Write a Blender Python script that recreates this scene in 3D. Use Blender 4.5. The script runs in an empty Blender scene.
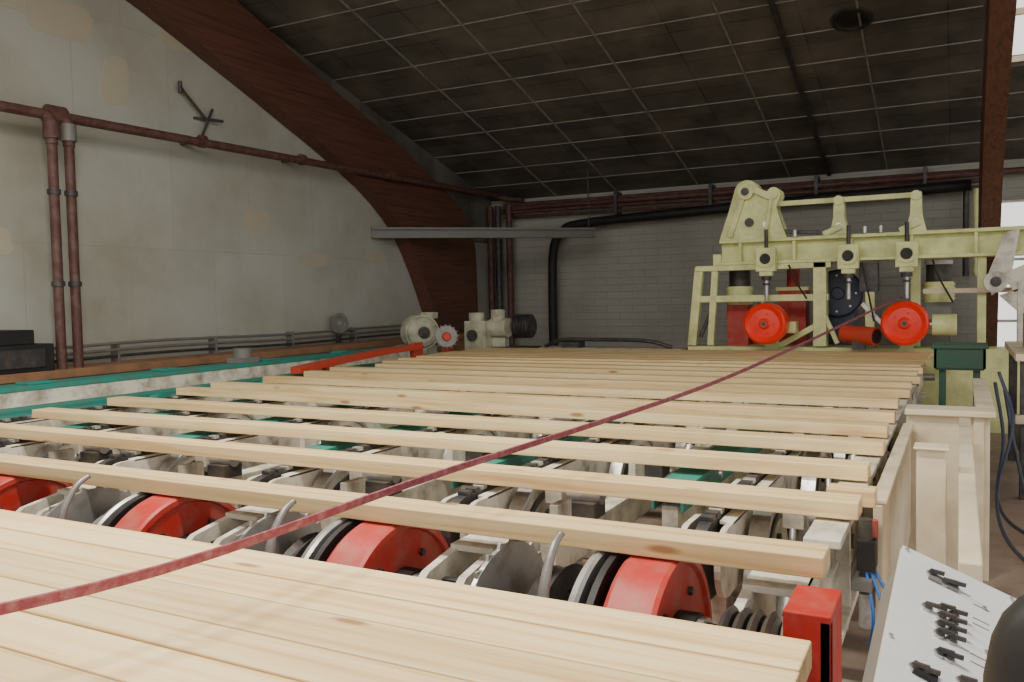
import bpy, math, random
from mathutils import Vector, Matrix
random.seed(7)
# ------------------------------------------------------------------ units
# Everything is laid out in "deck units": 1 unit = 0.70 m (height of the eye over the boards),
# origin = eye point; floor is 2.357 units below it.
S = 0.70
EYE = 1.65
FZ = -EYE / S
def W(p): return Vector((p[0]*S, p[1]*S, p[2]*S + EYE))

# ------------------------------------------------------------------ materials
def nt(m):
    m.use_nodes = True
    n = m.node_tree.nodes; l = m.node_tree.links
    return n, l, n["Principled BSDF"]
def ramp(n, cols):
    r = n.new("ShaderNodeValToRGB")
    e = r.color_ramp.elements
    e[0].position, e[0].color = cols[0][0], (*cols[0][1], 1)
    e[1].position, e[1].color = cols[-1][0], (*cols[-1][1], 1)
    for p, c in cols[1:-1]:
        x = e.new(p); x.color = (*c, 1)
    return r
def paint(name, col, rough=0.5, metal=0.0, dirt=(0.12, 0.09, 0.06), amt=0.45, scale=6.0, bump=0.1):
    m = bpy.data.materials.new(name)
    n, l, b = nt(m)
    tc = n.new("ShaderNodeTexCoord")
    no = n.new("ShaderNodeTexNoise"); no.inputs["Scale"].default_value = scale
    no.inputs["Detail"].default_value = 8; no.inputs["Roughness"].default_value = 0.65
    l.new(tc.outputs["Object"], no.inputs["Vector"])
    r = ramp(n, [(0.44, (0, 0, 0)), (0.70, (amt, amt, amt))])
    l.new(no.outputs["Fac"], r.inputs["Fac"])
    mx = n.new("ShaderNodeMix"); mx.data_type = 'RGBA'
    mx.inputs[6].default_value = (*col, 1); mx.inputs[7].default_value = (*dirt, 1)
    l.new(r.outputs["Color"], mx.inputs[0]); l.new(mx.outputs[2], b.inputs["Base Color"])
    b.inputs["Roughness"].default_value = rough; b.inputs["Metallic"].default_value = metal
    bp = n.new("ShaderNodeBump"); bp.inputs["Strength"].default_value = bump; bp.inputs["Distance"].default_value = 0.01
    l.new(no.outputs["Fac"], bp.inputs["Height"]); l.new(bp.outputs["Normal"], b.inputs["Normal"])
    return m
def wood(name, light, mid, dark, axis=0, knots=True):
    m = bpy.data.materials.new(name)
    n, l, b = nt(m)
    tc = n.new("ShaderNodeTexCoord"); oi = n.new("ShaderNodeObjectInfo")
    cm = n.new("ShaderNodeVectorMath"); cm.operation = 'SCALE'
    cv = n.new("ShaderNodeCombineXYZ")
    l.new(oi.outputs["Random"], cv.inputs[0]); l.new(oi.outputs["Random"], cv.inputs[1])
    l.new(cv.outputs[0], cm.inputs[0]); cm.inputs["Scale"].default_value = 37.0
    ad = n.new("ShaderNodeVectorMath"); ad.operation = 'ADD'
    l.new(tc.outputs["Object"], ad.inputs[0]); l.new(cm.outputs[0], ad.inputs[1])
    mp = n.new("ShaderNodeMapping")
    sc = [26, 26, 26]; sc[axis] = 0.9
    mp.inputs["Scale"].default_value = sc
    l.new(ad.outputs[0], mp.inputs["Vector"])
    no = n.new("ShaderNodeTexNoise"); no.inputs["Scale"].default_value = 1.0; no.inputs["Detail"].default_value = 5
    no.inputs["Distortion"].default_value = 0.6
    l.new(mp.outputs[0], no.inputs["Vector"])
    r = ramp(n, [(0.28, dark), (0.45, mid), (0.62, light)])
    l.new(no.outputs["Fac"], r.inputs["Fac"])
    out = r.outputs["Color"]
    if knots:
        mp2 = n.new("ShaderNodeMapping"); s2 = [8, 8, 8]; s2[axis] = 2.0
        mp2.inputs["Scale"].default_value = s2
        l.new(ad.outputs[0], mp2.inputs["Vector"])
        vo = n.new("ShaderNodeTexVoronoi"); vo.inputs["Scale"].default_value = 1.0
        l.new(mp2.outputs[0], vo.inputs["Vector"])
        r2 = ramp(n, [(0.06, (0.85, 0.85, 0.85)), (0.13, (0, 0, 0))])
        l.new(vo.outputs["Distance"], r2.inputs["Fac"])
        mx = n.new("ShaderNodeMix"); mx.data_type = 'RGBA'
        mx.inputs[7].default_value = (0.36, 0.17, 0.06, 1)
        l.new(r2.outputs["Color"], mx.inputs[0]); l.new(out, mx.inputs[6])
        out = mx.outputs[2]
    mh = n.new("ShaderNodeHueSaturation")
    ma = n.new("ShaderNodeMapRange"); ma.inputs["To Min"].default_value = 0.84; ma.inputs["To Max"].default_value = 1.08
    l.new(oi.outputs["Random"], ma.inputs["Value"]); l.new(ma.outputs[0], mh.inputs["Value"])
    l.new(out, mh.inputs["Color"]); l.new(mh.outputs["Color"], b.inputs["Base Color"])
    b.inputs["Roughness"].default_value = 0.6
    bp = n.new("ShaderNodeBump"); bp.inputs["Strength"].default_value = 0.12; bp.inputs["Distance"].default_value = 0.005
    l.new(no.outputs["Fac"], bp.inputs["Height"]); l.new(bp.outputs["Normal"], b.inputs["Normal"])
    return m
def tiled(name, u, v, bw, bh, c1, c2, mortar, msize, offset, stain, stain_amt, nscale, bump=0.3, rough=0.8):
    """flat surface with tiles; u,v = object axes used"""
    m = bpy.data.materials.new(name)
    n, l, b = nt(m)
    tc = n.new("ShaderNodeTexCoord"); se = n.new("ShaderNodeSeparateXYZ"); co = n.new("ShaderNodeCombineXYZ")
    l.new(tc.outputs["Object"], se.inputs[0]); l.new(se.outputs[u], co.inputs[0]); l.new(se.outputs[v], co.inputs[1])
    br = n.new("ShaderNodeTexBrick"); br.offset = offset; br.inputs["Scale"].default_value = 1
    br.inputs["Brick Width"].default_value = bw; br.inputs["Row Height"].default_value = bh
    br.inputs["Mortar Size"].default_value = msize; br.inputs["Mortar Smooth"].default_value = 0.3
    br.inputs["Color1"].default_value = (*c1, 1); br.inputs["Color2"].default_value = (*c2, 1)
    br.inputs["Mortar"].default_value = (*mortar, 1)
    l.new(co.outputs[0], br.inputs["Vector"])
    no = n.new("ShaderNodeTexNoise"); no.inputs["Scale"].default_value = nscale; no.inputs["Detail"].default_value = 7
    no.inputs["Roughness"].default_value = 0.6
    l.new(tc.outputs["Object"], no.inputs["Vector"])
    r = ramp(n, [(0.4, (0, 0, 0)), (0.72, (stain_amt,)*3)])
    l.new(no.outputs["Fac"], r.inputs["Fac"])
    mx = n.new("ShaderNodeMix"); mx.data_type = 'RGBA'; mx.inputs[7].default_value = (*stain, 1)
    l.new(r.outputs["Color"], mx.inputs[0]); l.new(br.outputs["Color"], mx.inputs[6])
    l.new(mx.outputs[2], b.inputs["Base Color"]); b.inputs["Roughness"].default_value = rough
    bp = n.new("ShaderNodeBump"); bp.inputs["Strength"].default_value = bump; bp.inputs["Distance"].default_value = 0.01
    bp.invert = True
    l.new(br.outputs["Fac"], bp.inputs["Height"]); l.new(bp.outputs["Normal"], b.inputs["Normal"])
    return m

M = {}
M['pine'] = wood("pine_board", (0.92, 0.72, 0.40), (0.84, 0.61, 0.31), (0.68, 0.44, 0.19))
M['glulam'] = wood("glulam_stained", (0.16, 0.066, 0.043), (0.12, 0.050, 0.034), (0.075, 0.03, 0.02), axis=1, knots=False)
M['cream'] = paint("cream_paint_dusty", (0.78, 0.74, 0.63), 0.5, dirt=(0.17, 0.13, 0.09), amt=0.85, scale=5)
M['creamy'] = paint("cream_machine_paint", (0.80, 0.83, 0.40), 0.45, dirt=(0.30, 0.29, 0.11), amt=0.5, scale=4)
M['motor'] = paint("dusty_motor_paint", (0.50, 0.50, 0.38), 0.6, dirt=(0.20, 0.18, 0.12), amt=0.8, scale=5)
M['beige'] = paint("beige_board_paint", (0.76, 0.66, 0.48), 0.6, dirt=(0.38, 0.28, 0.18), amt=0.55, scale=3)
M['teal'] = paint("teal_paint", (0.02, 0.27, 0.22), 0.55, dirt=(0.12, 0.15, 0.11), amt=0.75, scale=8)
M['red'] = paint("red_machine_paint", (0.50, 0.024, 0.018), 0.5, dirt=(0.34, 0.19, 0.15), amt=0.6, scale=7)
M['orange'] = paint("signal_red_paint", (1.0, 0.03, 0.008), 0.35, dirt=(0.6, 0.03, 0.01), amt=0.3)
M['redorange'] = paint("faded_orange_red_paint", (0.62, 0.06, 0.03), 0.5, dirt=(0.35, 0.10, 0.06), amt=0.5)
M['steel'] = paint("worn_steel", (0.58, 0.58, 0.57), 0.36, 0.65, dirt=(0.20, 0.16, 0.13), amt=0.7, scale=8)
M['dullsteel'] = paint("dull_forged_steel", (0.30, 0.29, 0.28), 0.45, 0.5, dirt=(0.16, 0.12, 0.10), amt=0.7, scale=12)
M['dark'] = paint("dark_greased_steel", (0.05, 0.05, 0.055), 0.5, 0.3, dirt=(0.18, 0.14, 0.10), amt=0.6, scale=10)
M['black'] = paint("black_rubber", (0.012, 0.012, 0.013), 0.6, amt=0.15)
M['rust'] = paint("rusty_brown_pipe", (0.10, 0.038, 0.033), 0.6, dirt=(0.20, 0.14, 0.11), amt=0.6, scale=9)
M['ledge'] = paint("rusty_ledge", (0.36, 0.19, 0.10), 0.8, dirt=(0.15, 0.10, 0.07), amt=0.7, scale=4)
M['grey'] = paint("grey_paint", (0.19, 0.19, 0.18), 0.5, amt=0.4)
M['blue'] = paint("blue_hose", (0.03, 0.16, 0.55), 0.4, amt=0.1)
M['navy'] = paint("navy_machine_paint", (0.03, 0.045, 0.09), 0.5, amt=0.3)
M['green'] = paint("dark_green_paint", (0.03, 0.10, 0.065), 0.5, amt=0.3)
M['strap'] = paint("maroon_webbing", (0.25, 0.05, 0.08), 0.8, dirt=(0.40, 0.19, 0.21), amt=0.8, scale=40)
M['panel'] = paint("brushed_panel", (0.70, 0.71, 0.72), 0.4, 0.1, dirt=(0.5, 0.5, 0.5), amt=0.3)
M['white'] = paint("white_frame_paint", (0.8, 0.8, 0.78), 0.5, amt=0.2)
M['patch'] = paint("ochre_plaster_patch", (0.47, 0.44, 0.34), 0.85, dirt=(0.43, 0.39, 0.29), amt=0.6, scale=3)
M['floor'] = paint("dusty_concrete", (0.42, 0.32, 0.26), 0.8, dirt=(0.16, 0.11, 0.08), amt=0.8, scale=1.2, bump=0.3)
M['wall'] = tiled("plaster_wall", 1, 2, 1.25, 2.5, (0.46, 0.465, 0.42), (0.435, 0.44, 0.395), (0.40, 0.395, 0.35), 0.008, 0.5,
                  (0.32, 0.30, 0.235), 0.85, 0.9, bump=0.10)
M['block'] = tiled("painted_block_wall", 0, 2, 0.5, 0.13, (0.42, 0.415, 0.37), (0.39, 0.385, 0.345), (0.32, 0.315, 0.28), 0.007, 0.5,
                   (0.26, 0.245, 0.20), 0.6, 0.6, bump=0.4)
M['ceil'] = tiled("ceiling_panel", 0, 1, 1.54, 0.7, (0.070, 0.065, 0.057), (0.115, 0.107, 0.095), (0.04, 0.037, 0.033), 0.01, 0.0,
                  (0.22, 0.195, 0.16), 0.85, 1.1, bump=0.1)
M['batten'] = paint("ceiling_batten", (0.27, 0.26, 0.235), 0.6, amt=0.6)
SLOTS = list(M.keys())

# ------------------------------------------------------------------ mesh builder
class B:
    def __init__(s): s.v = []; s.f = []; s.m = []; s.sm = []
    def add(s, vs, fs, mat, smooth=False):
        o = len(s.v); s.v += [Vector(p) for p in vs]
        for f in fs:
            s.f.append([i+o for i in f]); s.m.append(SLOTS.index(mat)); s.sm.append(smooth)
    def box(s, x0, x1, y0, y1, z0, z1, mat):
        vs = [(x0,y0,z0),(x1,y0,z0),(x1,y1,z0),(x0,y1,z0),(x0,y0,z1),(x1,y0,z1),(x1,y1,z1),(x0,y1,z1)]
        s.add(vs, [(0,3,2,1),(4,5,6,7),(0,1,5,4),(1,2,6,5),(2,3,7,6),(3,0,4,7)], mat)
    def obox(s, p0, p1, w, h, mat, up=(0,0,1)):
        p0 = Vector(p0); p1 = Vector(p1); d = (p1-p0).normalized(); u = Vector(up)
        if abs(d.dot(u)) > 0.98: u = Vector((0,1,0))
        a = d.cross(u).normalized()*w/2; c = a.cross(d).normalized()*h/2
        vs = [p0-a-c,p0+a-c,p0+a+c,p0-a+c,p1-a-c,p1+a-c,p1+a+c,p1-a+c]
        s.add(vs, [(0,3,2,1),(4,5,6,7),(0,1,5,4),(1,2,6,5),(2,3,7,6),(3,0,4,7)], mat)
    def lathe(s, p, d, prof, mat, seg=32):
        """prof: list of (t, r) along direction d from p"""
        p = Vector(p); d = Vector(d).normalized()
        u = Vector((0,0,1)) if abs(d.z) < 0.9 else Vector((1,0,0))
        a = d.cross(u).normalized(); c = d.cross(a)
        for k in range(len(prof)-1):
            (t0,r0),(t1,r1) = prof[k],prof[k+1]
            vs = []; fs = []
            for i in range(seg):
                an = 2*math.pi*i/seg; w = a*math.cos(an)+c*math.sin(an)
                vs += [p+d*t0+w*r0, p+d*t1+w*r1]
            for i in range(seg):
                j = (i+1) % seg
                fs.append((2*i,2*j,2*j+1,2*i+1))
            s.add(vs, fs, mat, smooth=abs(t1-t0) > 1e-6)
    def cyl(s, p0, p1, r, mat, seg=20, r1=None):
        p0 = Vector(p0); p1 = Vector(p1); L = (p1-p0).length
        r1 = r if r1 is None else r1
        s.lathe(p0, p1-p0, [(0,0.0001),(0,r),(L,r1),(L,0.0001)], mat, seg)
    def prism(s, poly, plane, a, b, mat, smooth=False):
        def P(q, t):
            return {'yz': (t,q[0],q[1]), 'xz': (q[0],t,q[1]), 'xy': (q[0],q[1],t)}[plane]
        n = len(poly)
        s.add([P(q,a) for q in poly], [tuple(range(n))], mat)
        s.add([P(q,b) for q in poly], [tuple(reversed(range(n)))], mat)
        vs = [P(q,a) for q in poly]+[P(q,b) for q in poly]
        s.add(vs, [(i,(i+1)%n,(i+1)%n+n,i+n) for i in range(n)], mat, smooth)
    def strip(s, outer, inner, x0, x1, mat):
        """band between two polylines of equal length in the yz plane"""
        for i in range(len(outer)-1):
            q = [outer[i],outer[i+1],inner[i+1],inner[i]]
            vs = [(x0,*p) for p in q]+[(x1,*p) for p in q]
            f = [(0,1,2,3),(7,6,5,4),(0,4,5,1),(3,2,6,7)]
            if i == 0: f.append((0,3,7,4))
            if i == len(outer)-2: f.append((1,5,6,2))
            s.add(vs,f,mat)
    def tube(s, pts, r, mat, seg=8, res=6, flat=None):
        pts = [Vector(p) for p in pts]
        if res > 1 and len(pts) > 2:
            q = []
            e = [pts[0]*2-pts[1]]+pts+[pts[-1]*2-pts[-2]]
            for i in range(1, len(e)-2):
                for k in range(res):
                    t = k/res; a,b_,c,d = e[i-1],e[i],e[i+1],e[i+2]
                    q.append(0.5*((2*b_)+(c-a)*t+(2*a-5*b_+4*c-d)*t*t+(-a+3*b_-3*c+d)*t**3))
            q.append(pts[-1]); pts = q
        vs = []; n = len(pts); prev = None
        for i, p in enumerate(pts):
            d = (pts[min(i+1,n-1)]-pts[max(i-1,0)]).normalized()
            if prev is None:
                u = Vector((0,0,1)) if abs(d.z) < 0.9 else Vector((1,0,0))
                a = d.cross(u).normalized()
            else:
                a = (prev-d*prev.dot(d)).normalized()
            prev = a; c = d.cross(a)
            rr = r[0]+(r[1]-r[0])*i/(n-1) if isinstance(r, tuple) else r
            for k in range(seg):
                an = 2*math.pi*k/seg
                vs.append(p+a*math.cos(an)*rr+c*math.sin(an)*rr*(flat or 1))
        fs = [(i*seg+k, i*seg+(k+1)%seg, (i+1)*seg+(k+1)%seg, (i+1)*seg+k) for i in range(n-1) for k in range(seg)]
        fs += [tuple(range(seg)), tuple((n-1)*seg+k for k in reversed(range(seg)))]
        s.add(vs, fs, mat, True)
    def done(s, name, bevel=0.0):
        wv = [W(p) for p in s.v]
        lo = Vector([min(p[i] for p in wv) for i in range(3)]); hi = Vector([max(p[i] for p in wv) for i in range(3)])
        c = (lo+hi)/2
        me = bpy.data.meshes.new(name)
        me.from_pydata([p-c for p in wv], [], s.f)
        used = sorted(set(s.m)); mp = {u:i for i,u in enumerate(used)}
        for u in used: me.materials.append(M[SLOTS[u]])
        me.polygons.foreach_set("material_index", [mp[x] for x in s.m])
        me.polygons.foreach_set("use_smooth", s.sm)
        me.update()
        ob = bpy.data.objects.new(name, me); ob.location = c
        bpy.context.scene.collection.objects.link(ob)
        if bevel:
            md = ob.modifiers.new("bevel", 'BEVEL'); md.width = bevel; md.segments = 2; md.limit_method = 'ANGLE'
        return ob
def circ(cx, cz, r, a0, a1, n=16):
    return [(cx+r*math.cos(math.radians(a0+(a1-a0)*i/n)), cz+r*math.sin(math.radians(a0+(a1-a0)*i/n))) for i in range(n+1)]

# ------------------------------------------------------------------ room shell
XL, YB = -12.0, 21.5
def cz(y): return 2.80 + 0.285*(YB-y)
b = B(); b.box(-12.4, 22, -12, 40, FZ-0.3, FZ, 'floor'); b.done("floor")
b = B(); b.prism([(-8,FZ),(YB,FZ),(YB,cz(YB)+.2),(-8,cz(-8)+.2)], 'yz', XL-0.4, XL, 'wall')
for (y,z,w,h) in ((8.4,4.33,.55,.3),(7.6,4.5,.3,.25),(10.6,4.7,.45,.3),(7.2,.95,.3,.2),(13.9,.9,.5,.14),(12.3,1.6,.35,.22),(9.3,3.6,.25,.4),(16.0,1.0,.4,.12),(6.9,3.4,.4,.3)):
    n_=14; pts_=[]
    for i in range(n_):
        a=2*math.pi*i/n_; c_,s_=math.cos(a),math.sin(a); k=1/max(abs(c_),abs(s_)); k=1+(k-1)*.8
        pts_.append((y+w*c_*k*random.uniform(.85,1.1), z+h*s_*k*random.uniform(.85,1.1)))
    b.prism(pts_,'yz',XL,XL+.006,'patch')
b.done("wall_left")
b = B()
b.box(XL-.4, 0.62, YB, YB+.4, FZ, 3.0, 'block')
b.box(0.62, 12, YB, YB+.4, FZ, -1.4, 'block'); b.box(0.62, 12, YB, YB+.4, 1.95, 3.0, 'block')
b.box(4.4, 5.0, YB, YB+.4, -1.4, 1.95, 'block'); b.box(9.0, 12.0, YB, YB+.4, -1.4, 1.95, 'block')
b.done("wall_back")
for x0,x1 in ((0.62,4.4),(5.0,9.0)):
    b = B()
    for x in [x0+.03+(x1-x0-.06)*i/5 for i in range(6)]: b.box(x-.03, x+.03, YB+.1, YB+.22, -1.4, 1.95, 'white')
    for z in (-1.37, -.7, .0, .65, 1.3, 1.92): b.box(x0, x1, YB+.12, YB+.2, z-.03, z+.03, 'white')
    b.done("window_1" if x0 < 1 else "window_2", 0.004)
b = B()
def cslab(x0,x1,y0,y1):
    b.prism([(y0, cz(y0)), (y1, cz(y1)), (y1, cz(y1)+.2), (y0, cz(y0)+.2)], 'yz', x0, x1, 'ceil')
cslab(XL-.4,.7,-8,YB+.4); cslab(.7,3.1,-8,14.6); cslab(.7,3.1,17.6,YB+.4); cslab(3.1,12,-8,YB+.4)
b.done("ceiling")
b = B()
for x in (.72,1.9,3.08): b.obox((x,14.6,cz(14.6)+.1),(x,17.6,cz(17.6)+.1),.06,.1,'beige')
for y in (14.65,16.1,17.55): b.obox((.7,y,cz(y)+.1),(3.1,y,cz(y)+.1),.06,.1,'beige')
b.done("skylight_frame")
b = B()
for x in (-11.95,-9.85,-8.1,-5.9,-3.65,-1.5,3.1,5.3,7.5):
    b.obox((x,-2,cz(-2)-.012),(x,YB-.05,cz(YB-.05)-.012),.034,.03,'batten')
y = YB-1.0
while y > -2:
    b.obox((XL,y,cz(y)-.01),(.3 if 14<y<18 else 12,y,cz(y)-.01),.018,.02,'batten'); y -= 0.98
b.done("ceiling_batten_grid")
b = B(); b.obox((-2.75,2,cz(2)-.05),(-2.75,YB-.1,cz(YB-.1)-.05),.08,.07,'dark'); b.done("ceiling_conduit")
b = B()
yy = 15.4; vn=Vector((0,-.274,-.962))
b.lathe(Vector((-1.62, yy, cz(yy))), vn, [(.0,.30),(.04,.30),(.05,.26),(.02,.24),(.02,.001)], 'black', 32)
b.lathe(Vector((-1.62, yy, cz(yy))), vn, [(.0,.34),(.03,.34),(.03,.29)], 'dark', 32)
b.done("ceiling_vent")
# glulam portal frames
def arch(x0, x1, name):
    outer = [(20.0,FZ),(20.05,-.1),(19.98,1.6),(19.7,2.1),(18.9,2.6),(18.2,2.9),(16.6,3.62),(14,4.52),(11.54,5.5),(8,cz(8)-.05),(0,cz(0)-.05),(-4,cz(-4)-.05)]
    inner = [(-4,cz(-4)-1.3),(0,cz(0)-1.2),(5,6.4),(9.8,4.86),(12,4.0),(14.05,3.16),(15.3,2.58),(16.1,2.1),(16.8,1.5),(17.35,.7),(17.75,0.0),(18.1,-.7),(18.6,FZ)]
    io = inner[::-1]; n = 48
    def samp(pl, t):
        L = [0]
        for i in range(len(pl)-1): L.append(L[-1]+math.dist(pl[i],pl[i+1]))
        d = t*L[-1]
        for i in range(len(pl)-1):
            if d <= L[i+1]+1e-9:
                k = (d-L[i])/(L[i+1]-L[i]); return (pl[i][0]+(pl[i+1][0]-pl[i][0])*k, pl[i][1]+(pl[i+1][1]-pl[i][1])*k)
        return pl[-1]
    b = B(); b.strip([samp(outer,i/n) for i in range(n+1)],[samp(io,i/n) for i in range(n+1)],x0,x1,'glulam'); b.done(name)
arch(-11.98,-11.6,"glulam_arch"); arch(0.32,0.62,"glulam_arch")
b = B()   # dark lining between arch and roof on the gable wall
up_ = [(20.0,1.6),(19.7,2.1),(18.9,2.6),(18.2,2.9),(16.6,3.62),(14,4.52),(11.54,5.4)]
b.strip([(YB-.02,1.6),(YB-.02,2.1),(YB-.1,2.78),(20,cz(20)-.01),(17.5,cz(17.5)-.01),(14.5,cz(14.5)-.01),(11.5,cz(11.5)-.01)],up_,-11.99,-11.9,'ceil')
b.done("trim_1")

# ------------------------------------------------------------------ pipes on walls
b = B(); PX = -11.48
b.cyl((PX,2,2.68),(PX,20.6,2.87),.075,'rust',12)
b.tube([(PX,20.6,2.87),(PX+.03,21.0,2.85),(PX+.2,21.25,2.8),(-10.8,21.3,2.75)],.075,'rust',10)
for y in (6,10.5,13,16): b.cyl((PX,y,2.70+(y-2)*.0102),(PX,y+.1,2.70+(y-2)*.0102),.11,'rust',12); b.obox((-12,y+.06,2.72+(y-2)*.0102),(PX,y+.06,2.72+(y-2)*.0102),.06,.06,'dark')
b.cyl((PX,7.75,2.74),(PX,8.0,2.74),.15,'rust',12)
for dy in (0,.26):
    b.tube([(PX,7.72+dy,2.72),(PX+.1,7.72+dy,2.66),(PX+.13,7.72+dy,2.5),(PX+.13,7.72+dy,2.3)],.08,'rust',10)
    b.cyl((PX+.13,7.72+dy,2.62),(PX+.13,7.72+dy,2.38),.11,'grey' if dy else 'rust',12)
    b.cyl((PX+.13,7.72+dy,2.4),(PX+.13,7.72+dy,-.88),.068,'rust',12)
    for z in (1.6,.3): b.cyl((PX+.13,7.72+dy,z),(PX+.13,7.72+dy,z+.07),.09,'dark',12)
b.done("heating_pipe")
b = B()
b.cyl((-11.9,10.5,3.75),(-11.9,11.1,3.25),.026,'dark',8); b.cyl((-11.9,10.95,3.0),(-11.9,11.2,3.5),.026,'dark',8)
b.cyl((-11.9,10.5,3.65),(-11.9,10.5,3.85),.035,'dark',8); b.cyl((-12,10.85,3.3),(-11.8,11.35,3.3),.026,'dark',8); b.done("wall_bracket")
b = B()
for z,r in ((2.62,.06),(2.42,.05),(2.28,.04)): b.cyl((-11.4,21.25,z),(.4,21.25,z-.05),r,'rust',10)
b.cyl((-11.4,21.2,2.52),(12,21.2,2.52),.07,'rust',10)
for x in (-11.75,-11.5,-11.15): b.cyl((x,21.1,2.6),(x,21.1,FZ),.09,'rust' if x!=-11.5 else 'dark',12)
for x in (-8,-5.5,-3,-.7): b.box(x-.04,x+.04,21.1,21.5,2.15,2.75,'dark')
b.cyl((.3,21.2,2.2),(.3,21.2,.3),.06,'creamy',10); b.cyl((.1,21.2,2.2),(.1,21.2,.3),.06,'dark',10)
b.done("wall_pipe_run")
b = B()
b.tube([(.2,21.0,2.26),(-3,21.0,2.18),(-6,21.0,2.08),(-8.9,21.0,1.96),(-9.5,21.0,1.75),(-9.75,21.0,1.3),(-9.8,21,.3),(-9.8,21,-1.2),(-9.8,21,FZ)],.12,'black',12)
b.done("cable_conduit")
b = B()
p0=Vector((-12,15.9,1.67)); p1=Vector((-8.2,20.1,1.72))
b.obox(p0,p1,.22,.05,'grey'); b.obox(p0+Vector((0,0,-.1)),p1+Vector((0,0,-.1)),.05,.2,'grey'); b.obox(p0+Vector((0,0,-.2)),p1+Vector((0,0,-.2)),.22,.04,'grey')
b.cyl(p1+Vector((-.1,-.1,0)),p1+Vector((-.1,-.1,1.45)),.02,'dark',8); b.done("cable_tray")
b = B(); b.box(-12,-11.3,2,20,FZ,-1.0,'ledge'); b.box(-12,-11.22,2,20,-1.0,-.88,'ledge'); b.done("wall_ledge",.005)
b = B()
for i,z in enumerate((-.80,-.70,-.60)): b.tube([(-11.85+.04*i,7.9,z),(-11.85,10,z+.02),(-11.85,13,z-.02),(-11.85,16,z+.01),(-11.85,19.5,z)],.024,'grey' if i else 'dark',8)
for y in (9,11,13,15,17): b.box(-12,-11.82,y,y+.04,-.88,-.57,'grey')
b.done("cable_bundle")
b = B(); b.box(-11.95,-11.25,6.1,7.55,-.88,-.50,'black'); b.box(-11.98,-11.3,6.0,7.3,-.50,-.30,'black'); b.box(-11.25,-11.22,6.3,7.4,-.82,-.56,'dark'); b.done("control_box",.01)
b = B()
b.lathe((-11.8,14.4,-.45),(1,-.3,0),[(0,.001),(0,.2),(.05,.22),(.05,.15),(.02,.13),(.02,.001)],'grey',24); b.cyl((-12,14.45,-.45),(-11.75,14.4,-.45),.05,'steel'); b.box(-11.84,-11.76,14.35,14.45,-.88,-.6,'dark')
b.done("valve_wheel")

# ------------------------------------------------------------------ boards
BT = 0.085
def board(x0, x1, y0, y1, zt=-1.0, t=BT, skew=0.0, mat='pine'):
    b = B()
    vs = [(x0,y0+skew,zt-t),(x1,y0,zt-t),(x1,y1,zt-t),(x0,y1+skew,zt-t),(x0,y0+skew,zt),(x1,y0,zt),(x1,y1,zt),(x0,y1+skew,zt)]
    b.add(vs,[(0,3,2,1),(4,5,6,7),(0,1,5,4),(2,3,7,6),(1,2,6,5),(3,0,4,7)],mat)
    return b.done("wooden_board", 0.004)
ys = [3.34,4.28,5.2,6.05,6.82,7.6,8.55,9.45,10.2,10.9,11.6,12.2]
xl = [-8.3,-8.2,-8.09,-8.27,-8.4,-8.5,-8.45,-8.5,-8.6,-8.3,-8.6,-8.7]
xr = [-.45,-.42,-.46,-.44,-.47,-.47,-.50,-.44,-.46,-.40,-.46,-.42]
sk = [-.03,.0,-.04,.08,.35,.2,.12,.1,.05,.1,.0,.0]
for a,c,d,e in zip(ys,xl,xr,sk): board(c,d,a,a+.19,skew=e)
y = 12.75
while y < 15.4:
    board(-8.7+random.uniform(-.1,.1),-.42+random.uniform(-.04,.06),y,y+.3); y += .38
board(-.60,-.37,4.56,4.70,zt=-1.0)
# front pack
y = 2.52
k = 0
while y > .5:
    w = (.22,.2,.23,.19,.21)[k%5]
    board(-8.2,-.365+random.uniform(-.008,.008),y-w+.009,y,zt=-1.0+random.uniform(-.003,.003)); y -= w; k += 1
y=2.5
for k in range(9): board(-8.2,-.39+random.uniform(-.02,.01),y-.21,y-.01,zt=-1.09); y-=.22

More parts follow.
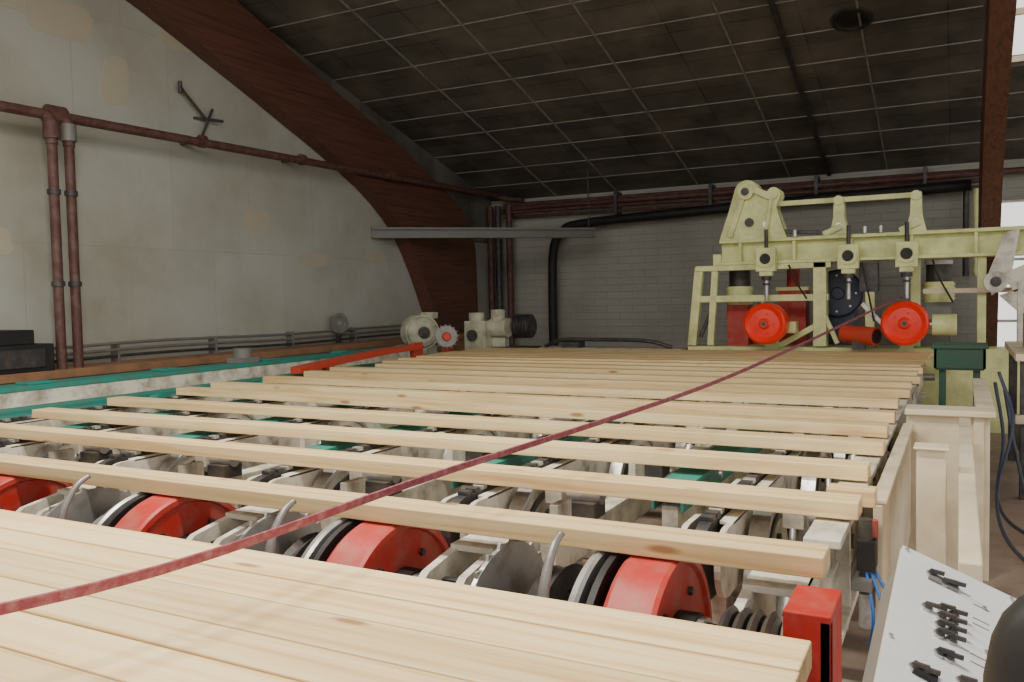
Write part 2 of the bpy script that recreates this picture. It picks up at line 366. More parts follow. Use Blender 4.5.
# ------------------------------------------------------------------ conveyor lines
LX = [-1.1,-2.5,-4.0,-5.5,-7.0,-8.35]
DY, DZ = 3.40, -1.60
for li,x in enumerate(LX):
    b = B()
    zt = -1.135; r = .17; y0 = 4.1; y1 = 15.5
    prof = [(y1,zt),(y1,zt-2*r)]+[(p[0],p[1]) for p in circ(y0,zt-r,r,270,90,14)]
    for s_ in (-.11,.08): b.prism(prof,'yz',x+s_,x+s_+.03,'cream')
    prof2 = [(y1,zt+.02),(y1,zt-2*r-.02)]+circ(y0,zt-r,r+.02,270,90,14)
    b.prism(prof2,'yz',x-.03,x+.03,'dark')
    b.box(x+.04,x+.11,4.2,15.4,zt-.015,zt+.005,'cream')
    yy = 4.1
    while yy < 15.4:
        b.box(x-.035,x+.035,yy,yy+.055,zt+.02,zt+.045,'steel' if int(yy*12)%3==0 else 'dark'); yy += .085
    # large curved transfer cams with steel rims
    for k,yc in enumerate((4.75,6.45,8.2,10.0,11.8)):
        R = .50; zc = zt+.02-R
        b.prism(circ(yc,zc,R,-20,200,22),'yz',x+.15,x+.22,'cream')
        b.strip(circ(yc,zc,R+.025,-20,200,26),circ(yc,zc,R-.015,-20,200,26),x+.14,x+.24,'steel')
        b.strip(circ(yc,zc,R-.08,-10,190,26),circ(yc,zc,R-.12,-10,190,26),x+.22,x+.235,'dark')
        b.cyl((x+.1,yc,zc+.1),(x+.28,yc,zc+.1),.10,'cream',20); b.cyl((x+.28,yc,zc+.1),(x+.31,yc,zc+.1),.05,'dark',16)
        for a in (40,90,140): b.cyl((x+.22,yc+.27*math.cos(math.radians(a)),zc+.27*math.sin(math.radians(a))),(x+.24,yc+.27*math.cos(math.radians(a)),zc+.27*math.sin(math.radians(a))),.03,'dark',8)
    yy = 4.3
    while yy < 15:
        b.box(x-.045,x+.045,yy,yy+.12,-1.85,zt-2*r,'cream'); yy += 1.55
    # cream box beam beside the chain
    b.box(x+.44,x+.58,4.1,15.3,-1.50,-1.32,'cream')
    for yc in (4.6,5.9,7.6,9.4,11.2,13): b.box(x+.42,x+.60,yc,yc+.18,-1.32,-1.22,'dark'); b.cyl((x+.40,yc+.09,-1.19),(x+.62,yc+.09,-1.19),.05,'steel',14); b.box(x+.45,x+.5,yc-.3,yc-.1,-1.32,-1.17,'cream')
    for yc in (4.3,5.7,7.3,9.1,11):
        b.cyl((x+.34,yc,-1.72),(x+.33,yc+.25,-1.38),.055,'steel',14); b.cyl((x+.33,yc+.25,-1.38),(x+.32,yc+.36,-1.22),.02,'steel',8)
        b.box(x+.27,x+.40,yc-.08,yc+.06,-1.8,-1.68,'dark'); b.box(x+.27,x+.38,yc+.32,yc+.42,-1.25,-1.15,'cream')
        b.tube([(x+.34,yc,-1.6),(x+.30,yc+.5,-1.5),(x+.28,yc+.9,-1.62),(x+.3,yc+1.3,-1.75)],.012,'black',6)
    b.done("chain_conveyor",0.003)
    # teal guide rail with low pads
    b = B(); g = x-.42; hw = .10 if li < 3 else .14
    b.box(g-hw,g+hw,4.8,15.2,-1.17,-1.13,'teal'); b.box(g-hw,g-hw+.02,4.8,15.2,-1.27,-1.17,'teal'); b.box(g+hw-.02,g+hw,4.8,15.2,-1.27,-1.17,'teal')
    b.box(g-.05,g+.05,4.85,15.1,-1.45,-1.25,'cream')
    for yy in [q_+.13*((li*7+j)%3-1) for j,q_ in enumerate((5.62,7.25,9.0,10.55,12.0))]:
        b.prism([(yy,-1.13),(yy+.26,-1.13),(yy+.22,-1.10),(yy+.12,-1.088),(yy+.04,-1.10)],'yz',g-.07,g+.07,'teal')
        b.cyl((g-hw-.02,yy+.14,-1.2),(g+hw+.02,yy+.14,-1.2),.025,'steel',10)
    for yy in (5.2,7.0,9.0,11.0,13.0): b.box(g-.04,g+.04,yy,yy+.12,-1.85,-1.42,'cream')
    b.done("guide_rail",0.003)
    # near end drum
    b = B(); yc,zc = DY,DZ
    b.lathe((x-.14,yc,zc),(1,0,0),[(0,.08),(0,.495),(.02,.508),(.20,.508),(.22,.50),(.22,.47),(.20,.46),(.20,.1)],'red',64)
    b.lathe((x-.21,yc,zc),(1,0,0),[(0,.1),(0,.505),(.03,.505),(.03,.1)],'black',56)
    b.lathe((x-.29,yc,zc),(1,0,0),[(0,.1),(0,.50),(.03,.51),(.045,.50),(.045,.1)],'steel',64)
    b.lathe((x+.06,yc,zc+.10),(1,0,0),[(0,.001),(0,.18),(.09,.18),(.09,.15),(.18,.14),(.18,.10),(.22,.10),(.22,.001)],'black',32)
    b.lathe((x+.15,yc,zc+.10),(1,0,0),[(0,.145),(0,.165),(.03,.165),(.03,.145)],'steel',32)
    for i in range(6):
        a = i*math.pi/3; b.cyl((x+.06,yc+.36*math.cos(a),zc+.36*math.sin(a)),(x+.08,yc+.36*math.cos(a),zc+.36*math.sin(a)),.02,'dark',6)
    # crescent kicker finger (curved forged bar)
    b.tube([(x-.31,3.14,-1.62),(x-.31,2.96,-1.45),(x-.31,2.89,-1.26),(x-.31,2.90,-1.11),(x-.31,2.98,-.99),(x-.31,3.06,-.945)],(.034,.014),'dullsteel',10)
    # bearing bracket with idler
    q = x+.42
    pr = [(2.98,-1.38),(3.2,-1.24),(3.5,-1.19),(3.95,-1.17),(3.95,-1.5),(3.3,-1.85),(2.98,-1.75)]
    b.prism(pr,'yz',q-.10,q-.06,'cream'); b.prism(pr,'yz',q+.10,q+.14,'cream')
    b.box(q-.10,q+.14,3.45,3.75,-1.21,-1.18,'cream'); b.box(q-.06,q+.10,3.3,3.34,-1.6,-1.3,'dark')
    b.cyl((q-.05,3.07,-1.42),(q+.09,3.07,-1.42),.14,'dark',24); b.cyl((q+.14,3.07,-1.42),(q+.19,3.07,-1.42),.07,'steel',16)
    for z in (-1.57,-1.68): b.cyl((q+.14,3.1,z),(q+.16,3.1,z),.025,'dark',6)
    for yv in (3.3,3.6): b.cyl((q+.14,yv,-1.29),(q+.16,yv,-1.29),.03,'dark',6)
    # bare steel blade disc with toothed rim and dusty pulley
    b.lathe((x-.74,DY-.04,-1.60),(1,0,0),[(0,.05),(0,.48),(.02,.48),(.02,.16),(.06,.15),(.06,.05)],'steel',64)
    for i in range(28):
        a=i*2*math.pi/28; a2=a+.10
        P0=(DY-.04+.475*math.cos(a),-1.60+.475*math.sin(a)); P1=(DY-.04+.505*math.cos(a2),-1.60+.505*math.sin(a2)); P2=(DY-.04+.475*math.cos(a2+.04),-1.60+.475*math.sin(a2+.04))
        b.prism([P0,P1,P2],'yz',x-.737,x-.723,'steel')
    b.lathe((x-.56,DY+.04,-1.60),(1,0,0),[(0,.05),(0,.37),(.03,.35),(.06,.37),(.10,.39),(.10,.28),(.05,.26),(.05,.05)],'dark',40)
    b.done("feed_drum",0.002)
b = B(); b.cyl((-8.9,DY,DZ),(-.42,DY,DZ),.06,'steel',16); b.cyl((-8.9,15.3,-1.4),(-.35,15.3,-1.4),.06,'steel',16)
x=-.62
for k in range(4): b.lathe((x-.15+.05*k,3.1,-1.40),(1,0,0),[(0,.06),(0,.22),(.02,.24),(.035,.22),(.035,.06)],'dark',32)
b.cyl((x+.05,3.1,-1.40),(x+.09,3.1,-1.40),.12,'steel',20); b.cyl((x-.2,3.1,-1.40),(x+.07,3.1,-1.40),.05,'steel',20)
b.done("drive_shaft")
# under-frame
b = B()
for y in (4.1,6.2,8.3,10.4,12.5,14.6): b.box(-9.6,-.4,y,y+.16,-2.0,-1.85,'cream'); b.cyl((-9.5,y+.5,-1.7),(-.5,y+.5,-1.7),.045,'steel',10); b.box(-9.6,-.6,y+1.0,y+1.1,-1.72,-1.55,'cream')
b.box(-9.6,-.4,3.9,4.05,-2.1,-1.85,'red')
for y in (4.1,8.3,12.5):
    for x in (-9.3,-6.2,-3.2,-.6): b.box(x-.08,x+.08,y,y+.16,FZ,-2.0,'cream')
for y in (.7,2.2):
    b.box(-8.6,-.45,y,y+.14,-1.45,-1.18,'cream')
    for x in (-8.2,-4.5,-.6): b.box(x-.07,x+.07,y,y+.14,FZ,-1.45,'cream')
b.done("conveyor_frame",.005)
b = B()
b.box(-.62,-.54,3.95,14.5,-1.55,-1.14,'cream'); b.box(-.62,-.46,3.95,14.5,-1.14,-1.10,'cream'); b.box(-.62,-.46,3.95,14.5,-1.59,-1.55,'cream')
for y in (4.4,5.6,6.8,8,9.2,10.4,11.6): b.box(-.54,-.47,y,y+.04,-1.55,-1.14,'cream'); b.cyl((-.54,y+.3,-1.3),(-.48,y+.3,-1.3),.04,'dark',8)
b.done("end_beam",.004)
b = B()
b.box(-10.0,-9.55,3.6,14.3,-.96,-.90,'teal'); b.box(-9.62,-9.56,3.6,14.3,-1.22,-.96,'cream'); b.box(-9.98,-9.92,3.6,14.3,-1.5,-.96,'cream')
b.box(-9.62,-9.3,3.6,14.3,-1.26,-1.2,'cream'); b.box(-9.3,-9.0,3.8,13.4,-1.2,-1.10,'teal')
for y in (4.2,6.1,8.0,9.9,11.8,13.7): b.box(-9.9,-9.65,y,y+.15,FZ,-.96,'cream'); b.box(-9.85,-9.6,y,y+.35,-.9,-.87,'teal')
b.done("side_beam",.005)
b = B()
b.box(-.54,-.38,3.00,3.04,-1.95,-1.12,'red'); b.box(-.42,-.38,3.0,3.3,-1.95,-1.12,'red'); b.box(-.54,-.38,3.0,3.3,-1.13,-1.10,'red'); b.box(-.54,-.38,3.0,3.3,-1.99,-1.95,'red')
b.box(-.52,-.40,3.0,3.3,FZ,-1.99,'red')
for z in (-1.25,-1.75): b.cyl((-.46,2.98,z),(-.46,3.0,z),.02,'steel',6)
b.done("drive_bracket",.004)
b = B()
b.box(-.42,-.34,4.2,4.34,-1.30,-1.16,'black'); b.cyl((-.385,4.24,-1.16),(-.385,4.24,-1.06),.03,'dark'); b.cyl((-.36,4.31,-1.16),(-.36,4.31,-1.08),.025,'red')
b.box(-.44,-.35,4.15,4.42,-1.38,-1.33,'grey'); b.cyl((-.38,4.2,-1.40),(-.38,4.2,-1.56),.03,'steel'); b.cyl((-.38,4.36,-1.40),(-.38,4.36,-1.52),.03,'dark')
for k,(dx,dy_) in enumerate(((0,.0),(.05,.1),(.10,-.15))):
    b.tube([(-.38+.02*k,4.22,-1.30),(-.34+dx,4.12,-1.48),(-.36+dx*.4,4.2+dy_,-1.72),(-.28+dx,4.0-dy_,-2.0),(-.3+.04*k,3.9,FZ+.03)],.008,'blue',6)
b.tube([(-.3,4.1,FZ+.03),(-.15,3.7,FZ+.03),(-.1,3.2,FZ+.03),(-.3,2.9,FZ+.03)],.015,'blue',6)
b.done("pneumatic_valve")

# ------------------------------------------------------------------ right hand guard & hopper
b = B()
b.box(-.39,.22,7.75,7.85,FZ,-1.02,'beige'); b.box(-.40,.26,7.68,8.0,-1.02,-.97,'beige')
b.box(.14,.22,7.85,10.5,FZ,-1.02,'beige'); b.box(.12,.26,8.0,10.6,-1.02,-.97,'beige'); b.box(.1,.18,7.72,7.75,FZ,-1.02,'beige')
b.box(-.40,-.35,4.8,7.7,-2.0,-1.12,'beige'); b.box(-.41,-.33,4.8,7.7,-1.12,-1.09,'beige')
b.done("beige_partition",.006)
b = B()
b.box(.0,.08,3.5,7.5,-1.22,-1.0,'beige'); b.box(.0,.08,6.9,7.05,FZ,-1.22,'beige'); b.box(.0,.08,4.3,4.42,FZ,-1.22,'beige')
b.done("guard_rail",.006)
b = B(); b.box(-.21,-.06,5.2,5.32,FZ,-.88,'beige'); b.box(-.225,-.045,5.17,5.35,-.88,-.865,'beige'); b.box(-.21,-.06,5.32,6.0,FZ,FZ+.08,'beige')
b.done("guard_post",.006)
b = B()
b.box(-.30,.30,12.4,12.44,-1.02,-.74,'green'); b.box(-.30,.30,12.96,13.0,-1.02,-.74,'green'); b.box(-.30,-.26,12.4,13,-1.02,-.74,'green'); b.box(.26,.30,12.4,13,-1.02,-.74,'green'); b.box(-.28,.28,12.42,12.98,-1.04,-1.0,'green')
b.box(-.33,.33,12.37,12.42,-.76,-.71,'green'); b.box(-.33,.33,12.98,13.03,-.76,-.71,'green')
for x in (-.2,.2): b.box(x-.04,x+.04,12.5,12.9,FZ,-1.04,'green')
b.done("parts_bin",.005)
b = B()
for x,y in ((.65,11),(.65,13.5),(1.8,11),(1.8,13.5)): b.box(x-.05,x+.05,y-.05,y+.05,FZ,-.75,'dark')
b.box(.55,1.9,10.9,13.6,-.8,-.72,'beige'); b.box(.55,1.9,10.9,11.0,-1.5,-1.4,'beige'); b.box(.6,1.85,11.2,13.4,-1.85,-1.8,'dark')
b.box(.7,1.1,11.6,12.4,-.72,-.3,'grey'); b.cyl((1.3,12,-.72),(1.3,12,-.2),.14,'steel')
b.box(.7,1.2,11.3,12.2,-1.8,-1.5,'redorange'); b.box(.75,1.15,12.5,13.1,-1.8,-1.35,'navy')
b.done("machine_stand",.005)
b = B()
hp = [[(.34,10.5,-1.0),(.42,10.4,-1.6),(.36,10.0,-2.2),(.6,9.2,FZ+.04),(1.2,8.6,FZ+.04),(2.2,8.5,FZ+.04)],
      [(.38,10.6,-.9),(.50,10.3,-1.4),(.34,9.8,-2.1),(.45,8.6,FZ+.04),(.9,7.8,FZ+.04),(2.0,7.4,FZ+.04)],
      [(.44,10.7,-1.1),(.55,10.5,-1.8),(.7,10.2,FZ+.05),(1.1,10.0,FZ+.04),(1.7,9.4,FZ+.04),(2.5,9.4,FZ+.04)]]
for q in hp: b.tube(q,.018,'navy',8)
b.done("hydraulic_hose")

# ------------------------------------------------------------------ infeed machine (far right)
Y0 = 16.0
b = B()
b.box(-3.95,1.9,Y0-.22,Y0+.22,.94,1.0,'creamy'); b.box(-3.95,1.9,Y0-.22,Y0+.22,.54,.60,'creamy'); b.box(-3.95,1.9,Y0-.03,Y0+.03,.60,.94,'creamy')
x=-3.6
while x < 1.8: b.box(x,x+.05,Y0-.2,Y0+.03,.60,.94,'creamy'); x += .95
pl = [(-3.95,1.0),(-2.75,1.0),(-2.85,1.3),(-2.93,1.55)]+circ(-2.98,1.78,.13,-10,110,8)+[(-3.2,1.75)]+circ(-3.45,1.85,.22,20,170,10)+[(-3.78,1.5)]
b.prism(pl,'xz',Y0-.20,Y0-.10,'creamy'); b.prism(pl,'xz',Y0+.10,Y0+.20,'creamy')
b.cyl((-3.45,Y0-.32,1.85),(-3.45,Y0+.25,1.85),.14,'creamy',24); b.cyl((-3.45,Y0-.35,1.85),(-3.45,Y0-.32,1.85),.07,'dark')
b.cyl((-2.98,Y0-.28,1.78),(-2.98,Y0+.25,1.78),.09,'creamy'); b.cyl((-3.4,Y0-.24,1.3),(-3.4,Y0-.2,1.3),.08,'dark'); b.cyl((-3.1,Y0-.26,1.25),(-3.1,Y0-.2,1.25),.06,'steel')
b.obox((-3.45,Y0-.26,1.95),(-2.98,Y0-.26,1.72),.06,.12,'creamy')
b.obox((-3.75,Y0-.24,1.05),(-3.5,Y0-.24,1.8),.05,.1,'creamy'); b.obox((-3.0,Y0-.26,1.7),(-3.1,Y0-.26,1.05),.05,.1,'creamy')
b.obox((-2.95,Y0,1.62),(-.6,Y0,1.62),.10,.09,'creamy')
for x in (-1.88,-.66):
    pl = [(x-.16,1.0),(x+.16,1.0),(x+.09,1.3),(x+.08,1.66),(x-.08,1.66),(x-.09,1.3)]
    b.prism(pl,'xz',Y0-.14,Y0-.08,'creamy'); b.prism(pl,'xz',Y0+.08,Y0+.14,'creamy')
    b.cyl((x,Y0-.2,1.60),(x,Y0+.2,1.60),.08,'creamy'); b.cyl((x,Y0-.18,1.15),(x,Y0+.18,1.15),.06,'steel')
    b.obox((x+.05,Y0-.18,1.15),(x-.25,Y0-.18,1.02),.05,.1,'creamy')
b.obox((-2.9,Y0-.1,1.12),(-2.2,Y0-.1,1.06),.05,.07,'dark')
for x in (-3.08,-1.70,-.79):
    b.box(x-.17,x+.17,Y0-.42,Y0-.22,.40,.82,'creamy'); b.box(x-.11,x+.11,Y0-.40,Y0-.24,.32,.40,'creamy')
    b.lathe((x,Y0-.425,.62),(0,-1,0),[(0,.0001),(0,.13),(.04,.15),(.04,.10),(.005,.09),(.005,.0001)],'creamy',24)
    b.cyl((x,Y0-.432,.62),(x,Y0-.44,.62),.095,'black',20)
    b.cyl((x,Y0-.32,.36),(x,Y0-.32,-.12),.035,'steel',10); b.cyl((x,Y0-.32,.24),(x,Y0-.32,.31),.09,'dark',8); b.cyl((x,Y0-.32,.15),(x,Y0-.32,.19),.07,'dark',6)
    b.cyl((x,Y0-.32,.80),(x,Y0-.32,1.15),.035,'dark',10)
b.obox((-4.35,Y0-.1,.52),(-4.5,Y0-.1,-.95),.16,.14,'creamy'); b.obox((-4.05,Y0-.1,.52),(-4.15,Y0-.1,-.95),.12,.10,'creamy')
b.box(-4.4,-2.0,Y0-.2,Y0+.1,.44,.54,'creamy'); b.box(-4.4,-2.05,Y0-.15,Y0+.0,-.14,-.02,'creamy'); b.box(-2.3,-2.08,Y0-.2,Y0+.1,-.95,.54,'creamy')
b.box(-4.1,-3.95,Y0-.1,Y0+.05,.44,.75,'creamy'); b.obox((-2.2,Y0-.12,-.55),(-2.9,Y0-.12,-.95),.08,.1,'creamy'); b.obox((-2.2,Y0-.12,-.2),(-1.9,Y0-.12,-.9),.08,.08,'creamy')
b.box(-4.6,1.9,Y0-.1,Y0+.6,FZ,-.97,'creamy')
b.obox((-4.05,Y0-.1,-.1),(-4.35,Y0-.1,-.8),.05,.07,'dark')
b.box(-.55,1.9,Y0-.25,Y0-.15,-.05,.03,'beige'); b.box(.25,.38,Y0-.1,Y0+.1,-.95,.54,'creamy'); b.box(-.75,-.6,Y0+.1,Y0+.3,-.95,.54,'creamy')
b.prism([(.63,.9),(.83,.95),(.7,.1),(.45,-.1),(.38,.2)],'xz',Y0-.35,Y0-.2,'cream')
b.cyl((.50,Y0-.5,.12),(.50,Y0-.2,.12),.17,'cream',24); b.cyl((.50,Y0-.52,.12),(.50,Y0-.5,.12),.08,'dark')
b.prism([(.6,.25),(1.9,.85),(1.9,.45),(.75,-.05)],'xz',Y0-.48,Y0-.36,'cream'); b.prism([(.55,-.1),(.8,.0),(1.2,-.5),(1.05,-.6)],'xz',Y0-.48,Y0-.38,'cream')
b.box(.8,1.0,Y0-.5,Y0-.3,-.97,.1,'cream')
# wiring and small linkages
for (xa,za,xb,zb) in ((-2.7,.5,-2.4,-.1),(-1.5,.5,-1.3,-.5),(-.4,.5,-.1,-.2)):
    b.tube([(xa,Y0-.25,za),(xa+.1,Y0-.3,(za+zb)/2+.05),(xb,Y0-.25,zb)],.018,'black',6)
for x in (-2.6,-1.45,-1.2): b.cyl((x,Y0-.25,1.0),(x,Y0-.25,1.12),.04,'steel',8)
b.box(-1.55,-1.25,Y0-.1,Y0+.2,.0,.5,'dark'); b.box(-1.45,-1.3,Y0-.15,Y0-.1,-.95,.0,'creamy'); b.obox((-1.5,Y0-.15,-.2),(-.9,Y0-.15,-.85),.06,.08,'steel')
b.done("infeed_machine",.006)
for x in (-3.0,-.79):
    b = B(); R=.36
    b.lathe((x,Y0-.95,-.52),(0,1,0),[(.0,.06),(.03,.10),(.04,.25),(-.0,.32),(.02,R-.01),(.06,R),(.36,R),(.36,.001)],'orange',48)
    b.cyl((x,Y0-1.0,-.52),(x,Y0-.9,-.52),.065,'redorange',16); b.cyl((x,Y0-1.01,-.52),(x,Y0-1.0,-.52),.035,'dark',12)
    for i in range(5):
        a=i*2*math.pi/5; b.cyl((x+.17*math.cos(a),Y0-.93,-.52+.17*math.sin(a)),(x+.17*math.cos(a),Y0-.905,-.52+.17*math.sin(a)),.016,'redorange',6)
    b.cyl((x,Y0-.6,-.52),(x,Y0-.12,-.52),.08,'steel',12)
    b.box(x+.25,x+.45,Y0-.5,Y0-.2,-.7,-.5,'creamy')
    if x>-1: b.cyl((x+.40,Y0-.75,-.55),(x+.75,Y0-.75,-.55),.17,'creamy',24); b.cyl((x+.3,Y0-.7,-.55),(x+.45,Y0-.7,-.55),.1,'steel',16)
    b.box(x-.1,x+.1,Y0-.4,Y0-.12,-.97,-.6,'creamy')
    b.done("press_wheel",.0)
b = B()
b.cyl((-1.75,Y0-.5,-.70),(-1.22,Y0-.8,-.74),.15,'redorange',28); b.cyl((-1.22,Y0-.8,-.74),(-1.21,Y0-.806,-.74),.12,'black',28); b.box(-1.6,-1.4,Y0-.75,Y0-.55,-.97,-.8,'dark')
b.done("red_pipe_stub")
for x in (-3.75,-.33):
    b = B(); y=Y0+.55
    b.cyl((x,y,-.2),(x,y,.15),.24,'creamy',24); b.cyl((x,y,.15),(x,y,.45),.2,'dark',24); b.cyl((x,y,.45),(x,y,.52),.22,'white',24)
    for k in range(5): b.cyl((x,y,-.15+.06*k),(x,y,-.12+.06*k),.26,'creamy',24)
    b.box(x-.2,x+.2,y-.2,y+.2,-.97,-.2,'red' if x<-1 else 'grey'); b.done("electric_motor",.003)
b = B()
b.lathe((-2.0,Y0+.75,-.02),(.1,-1,0),[(0,.001),(0,.42),(.12,.44),(.16,.40),(.16,.12),(.22,.10),(.22,.001)],'navy',36)
for i in range(8):
    a=i*math.pi/4; b.cyl((-2.0+.33*math.cos(a),Y0+.6,-.02+.33*math.sin(a)),(-2.0+.33*math.cos(a),Y0+.56,-.02+.33*math.sin(a)),.02,'steel',8)
b.box(-2.3,-1.7,Y0+.7,Y0+1.2,-.97,-.2,'navy'); b.done("blower_fan",.004)
b = B()
b.box(-3.05,-2.55,Y0+.65,Y0+1.1,-.97,.05,'red'); b.box(-2.95,-2.65,Y0+.62,Y0+.65,-.1,-.05,'steel'); b.box(-3.1,-2.5,Y0+.65,Y0+1.15,.05,.12,'creamy'); b.cyl((-2.8,Y0+.8,.12),(-2.8,Y0+.8,.45),.12,'red',20)
b.done("gearbox",.006)
b = B()
b.box(-3.65,-3.15,Y0+.8,Y0+1.1,-.97,-.35,'redorange'); b.box(-3.6,-3.2,Y0+.76,Y0+.8,-.85,-.45,'red'); b.cyl((-3.4,Y0+.95,-.35),(-3.4,Y0+.95,-.1),.1,'steel',16); b.done("red_housing",.006)

# ------------------------------------------------------------------ machines far left
b = B(); mx=-9.75
b.lathe((mx,14.6,-.66),(.75,-.66,0),[(0,.001),(0,.20),(-.05,.30),(-.1,.33),(-.5,.33),(-.5,.2)],'motor',36)
b.lathe((mx,14.6,-.66),(.75,-.66,0),[(.005,.001),(.005,.12),(.05,.12),(.05,.001)],'dark',24)
for k in range(6): b.lathe((mx-.07-.06*k,14.66+.05*k,-.66),(.75,-.66,0),[(0,.33),(0,.36),(-.03,.36),(-.03,.33)],'motor',36)
b.box(mx-.4,mx,14.7,15.1,-1.3,-.95,'motor'); b.box(mx-.5,mx+.2,14.55,15.2,FZ,-1.3,'dark'); b.box(mx-.2,mx+.1,14.8,15.0,-.38,-.25,'motor')
b.done("electric_motor",.003)
b = B()
b.box(-9.2,-8.7,15.3,15.8,-1.2,-.45,'motor'); b.cyl((-9.0,15.5,-.45),(-9.0,15.5,-.28),.17,'motor',24); b.cyl((-8.7,15.6,-.6),(-8.3,15.6,-.6),.2,'motor',24)
b.box(-8.7,-8.4,15.6,15.8,-1.0,-.78,'motor'); b.cyl((-8.55,15.6,-.5),(-8.55,15.6,-.22),.15,'motor',20); b.cyl((-9.0,15.25,-.75),(-9.0,15.3,-.75),.12,'dark',20)
b.cyl((-8.3,15.9,-.58),(-7.9,15.9,-.58),.22,'dark',28)
for k in range(6): b.cyl((-8.28+.065*k,15.9,-.58),(-8.25+.065*k,15.9,-.58),.25,'dark',28)
b.box(-9.4,-7.8,15.65,16.1,FZ,-1.0,'dark'); b.done("gear_motor",.006)
b = B()
b.obox((-8.88,9.8,-1.02),(-8.92,11.0,-.94),.20,.10,'redorange'); b.obox((-8.92,11.0,-.94),(-8.95,12.2,-.88),.20,.10,'redorange'); b.obox((-8.95,12.2,-.88),(-8.95,13.2,-.86),.20,.10,'redorange')
b.box(-9.0,-8.9,13.0,13.3,-1.1,-.78,'redorange'); b.box(-8.98,-8.88,10.5,10.7,-1.85,-.98,'redorange'); b.done("swing_arm",.004)
b = B()   # small circular saw blade near the motors
c0=Vector((-8.95,14.2,-.72))
b.lathe(c0,(.6,-.8,0),[(0,.001),(0,.2),(.01,.22),(.02,.2),(.02,.08),(.06,.07),(.06,.001)],'dullsteel',32)
b.lathe(c0,(.6,-.8,0),[(.03,.001),(.03,.09),(.08,.07),(.08,.001)],'redorange',20)
for k in range(16):
    a=k*math.pi/8; e1=Vector((.8,.6,0)); p=c0+e1*.21*math.cos(a)+Vector((0,0,.21*math.sin(a))); t=c0+e1*.245*math.cos(a+.08)+Vector((0,0,.245*math.sin(a+.08)))
    b.obox(p,t,.03,.015,'dullsteel')
b.cyl(c0,c0+Vector((-.12,.16,0)),.05,'dark'); b.box(-9.15,-9.0,14.35,14.5,FZ,-.66,'redorange'); b.done("circular_saw_blade")
b = B(); b.cyl((-9.75,9.6,-.82),(-9.75,9.6,-.68),.14,'grey'); b.box(-9.9,-9.6,9.42,9.8,-.9,-.82,'grey'); b.done("cylinder_mount",.003)
b = B()
b.box(-7.7,-4.7,15.75,16.4,FZ,-1.02,'cream'); b.tube([(-7.6,15.9,-1.0),(-7.2,15.8,-.86),(-6.5,15.8,-.85),(-5.4,15.8,-.87),(-4.9,15.9,-1.0)],.04,'dark',8); b.box(-7.2,-6.8,15.8,16.1,-1.02,-.9,'dark')
b.done("outfeed_table",.005)

# ------------------------------------------------------------------ strap
b = B()
ctl = [(-3.3,.1,-.72),(-2.2,1.3,-.78),(-2.02,3.21,-.763),(-1.73,6.31,-.70),(-1.467,9.18,-.537),(-1.2,12.0,-.34),(-.88,15.5,-.10)]
pts = []
e = [Vector(p) for p in ctl]; e = [e[0]*2-e[1]]+e+[e[-1]*2-e[-2]]
for i in range(1,len(e)-2):
    for k in range(8):
        t=k/8; a,b_,c,d = e[i-1],e[i],e[i+1],e[i+2]
        pts.append(0.5*((2*b_)+(c-a)*t+(2*a-5*b_+4*c-d)*t*t+(-a+3*b_-3*c+d)*t**3))
pts.append(e[-2])
n=len(pts); vs=[]
for i,p in enumerate(pts):
    tw = math.radians(72); w=.017
    d=(pts[min(i+1,n-1)]-pts[max(i-1,0)]).normalized(); sd=d.cross(Vector((0,0,1))).normalized(); up=sd.cross(d)
    a = sd*math.cos(tw)+up*math.sin(tw); c = up*math.cos(tw)-sd*math.sin(tw)
    vs += [p-a*w-c*.004,p+a*w-c*.004,p+a*w+c*.004,p-a*w+c*.004]
fs=[(i*4+k,i*4+(k+1)%4,(i+1)*4+(k+1)%4,(i+1)*4+k) for i in range(n-1) for k in range(4)]+[(0,1,2,3),((n-1)*4+3,(n-1)*4+2,(n-1)*4+1,(n-1)*4)]
b.add(vs,fs,'strap'); b.cyl((-.88,15.45,-.1),(-.88,15.7,-.1),.03,'dark'); b.done("barrier_strap")

# ------------------------------------------------------------------ control desk
A = Vector((-.138,2.6,-.715)); ex = Vector((.2695,.02,-.1155)); ey = Vector((-.022,-.6,-.149))
exn = ex.normalized(); eyn = ey.normalized(); nn = exn.cross(-eyn).normalized()
if nn.z < 0: nn = -nn
b = B()
def PT(u,v,h=0): return A+ex*u+ey*v+nn*h
def slab(u0,u1,v0,v1,h0,h1,mat):
    vs=[PT(u0,v0,h0),PT(u1,v0,h0),PT(u1,v1,h0),PT(u0,v1,h0),PT(u0,v0,h1),PT(u1,v0,h1),PT(u1,v1,h1),PT(u0,v1,h1)]
    b.add(vs,[(0,1,2,3),(4,7,6,5),(0,4,5,1),(1,5,6,2),(2,6,7,3),(3,7,4,0)],mat)
slab(0,1.08,0,1.55,-.02,0,'panel'); slab(.03,1.05,.02,1.53,-.16,-.02,'grey')
def switch(u,v,l=.034):
    c = PT(u,v); b.cyl(c,c+nn*.007,.014,'steel',12); b.cyl(c+nn*.007,c+nn*.013,.010,'dark',10)
    b.obox(c+nn*.014-exn*l*.2,c+nn*.022+exn*l*.8,.010,.010,'dark')
for (u,v) in ((.28,.14),(.40,.16),(.47,.15),(.28,.40),(.40,.36),(.40,.42),(.40,.48),(.40,.54),(.50,.36),(.50,.42),(.50,.48),(.50,.54),(.42,.66),(.49,.66),(.25,.82),(.33,.82),(.60,.76),(.35,1.05),(.7,1.1)):
    switch(u,v)
slab(.24,.42,.79,.85,0,.012,'black'); slab(.26,.52,.13,.18,0,.008,'grey')
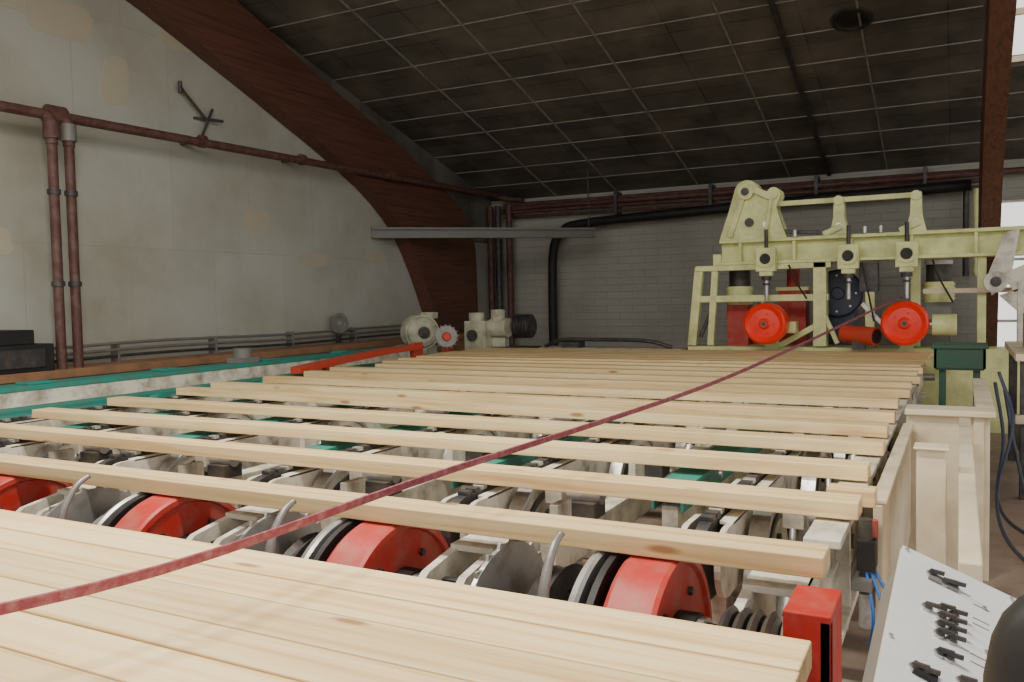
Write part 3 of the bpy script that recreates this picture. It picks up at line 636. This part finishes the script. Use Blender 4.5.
for (u,v) in ((.04,.03),(.98,.03),(.98,.6),(.04,.7),(.75,.2),(.78,.5),(.6,.95)):
    c=PT(u,v); b.cyl(c,c+nn*.006,.006,'steel',8)
for v in (.2,.3,.34,.55,.6,.9): slab(.66,.80,v,v+.006,0,.0015,'grey')
b.obox((.02,2.1,-.98),(.02,2.1,FZ),.16,.16,'grey'); b.box(-.12,.2,1.9,2.3,FZ,FZ+.04,'grey')
b.done("control_desk",.002)
# operator chair
b = B()
def rbox(c, hx, hy, hz, mat, n=16, ex_=.5):
    vs=[];fs=[]
    for i in range(n+1):
        th=math.pi*i/n
        for j in range(2*n):
            ph=math.pi*j/n
            f=lambda t: math.copysign(abs(t)**ex_,t)
            vs.append((c[0]+hx*f(math.sin(th))*f(math.cos(ph)),c[1]+hy*f(math.sin(th))*f(math.sin(ph)),c[2]+hz*f(math.cos(th))))
    for i in range(n):
        for j in range(2*n):
            k=(j+1)%(2*n); fs.append((i*2*n+j,(i+1)*2*n+j,(i+1)*2*n+k,i*2*n+k))
    b.add(vs,fs,mat,True)
cx=.315
rbox((cx,1.38,-.68),.285,.07,.28,'black'); rbox((cx+.02,1.06,-1.22),.30,.31,.08,'black')
b.cyl((cx,1.06,-1.28),(cx,1.06,-2.2),.04,'dark'); b.obox((cx,1.44,-.8),(cx,1.32,-1.3),.06,.03,'dark')
for k in range(5):
    a=k*2*math.pi/5+.3; b.obox((cx,1.06,-2.2),(cx+.38*math.cos(a),1.06+.38*math.sin(a),-2.27),.05,.05,'dark'); b.cyl((cx+.36*math.cos(a)-.02,1.06+.36*math.sin(a),-2.31),(cx+.36*math.cos(a)+.02,1.06+.36*math.sin(a),-2.31),.045,'black')
b.done("operator_chair")

# ------------------------------------------------------------------ fill lamps (invented fixtures above the view, added to light the boards)
def fill_lamp(x,y,z,power):
    b = B(); b.box(x-.9,x+.9,y-.12,y+.12,z,z+.1,'white'); b.cyl((x-.85,y-.05,z-.03),(x+.85,y-.05,z-.03),.02,'white'); b.cyl((x-.85,y+.05,z-.03),(x+.85,y+.05,z-.03),.02,'white')
    for s_ in (-.7,.7): b.cyl((x+s_,y,z+.1),(x+s_,y,cz(y)-.05),.012,'dark',6)
    b.done("fill_lamp_housing")
    L = bpy.data.lights.new("fill_light",'AREA'); L.shape='RECTANGLE'; L.size=1.3; L.size_y=.3; L.energy=power; L.color=(1,.94,.82)
    o = bpy.data.objects.new("fill_light",L); o.location = W((x,y,z-.08)); bpy.context.scene.collection.objects.link(o)
fill_lamp(-1.8,2.0,5.0,210); fill_lamp(-5.0,3.5,5.0,210)

# world
w = bpy.data.worlds.new("sky"); bpy.context.scene.world = w; w.use_nodes = True
bg = w.node_tree.nodes["Background"]; bg.inputs[0].default_value = (1.0,0.98,0.94,1); bg.inputs[1].default_value = 1.5

# camera
cam = bpy.data.cameras.new("camera"); cam.sensor_width = 36; cam.lens = 36*850/1024; cam.clip_start=.02
co = bpy.data.objects.new("camera",cam); bpy.context.scene.collection.objects.link(co)
fwd = Vector((-.4660,.8834,-.0497)).normalized(); up = Vector((-.0060,.0530,.9986)); rt = fwd.cross(up).normalized(); up = rt.cross(fwd)
m = Matrix((rt,up,-fwd)).transposed().to_4x4(); m.translation = (0,0,EYE); co.matrix_world = m
bpy.context.scene.camera = co
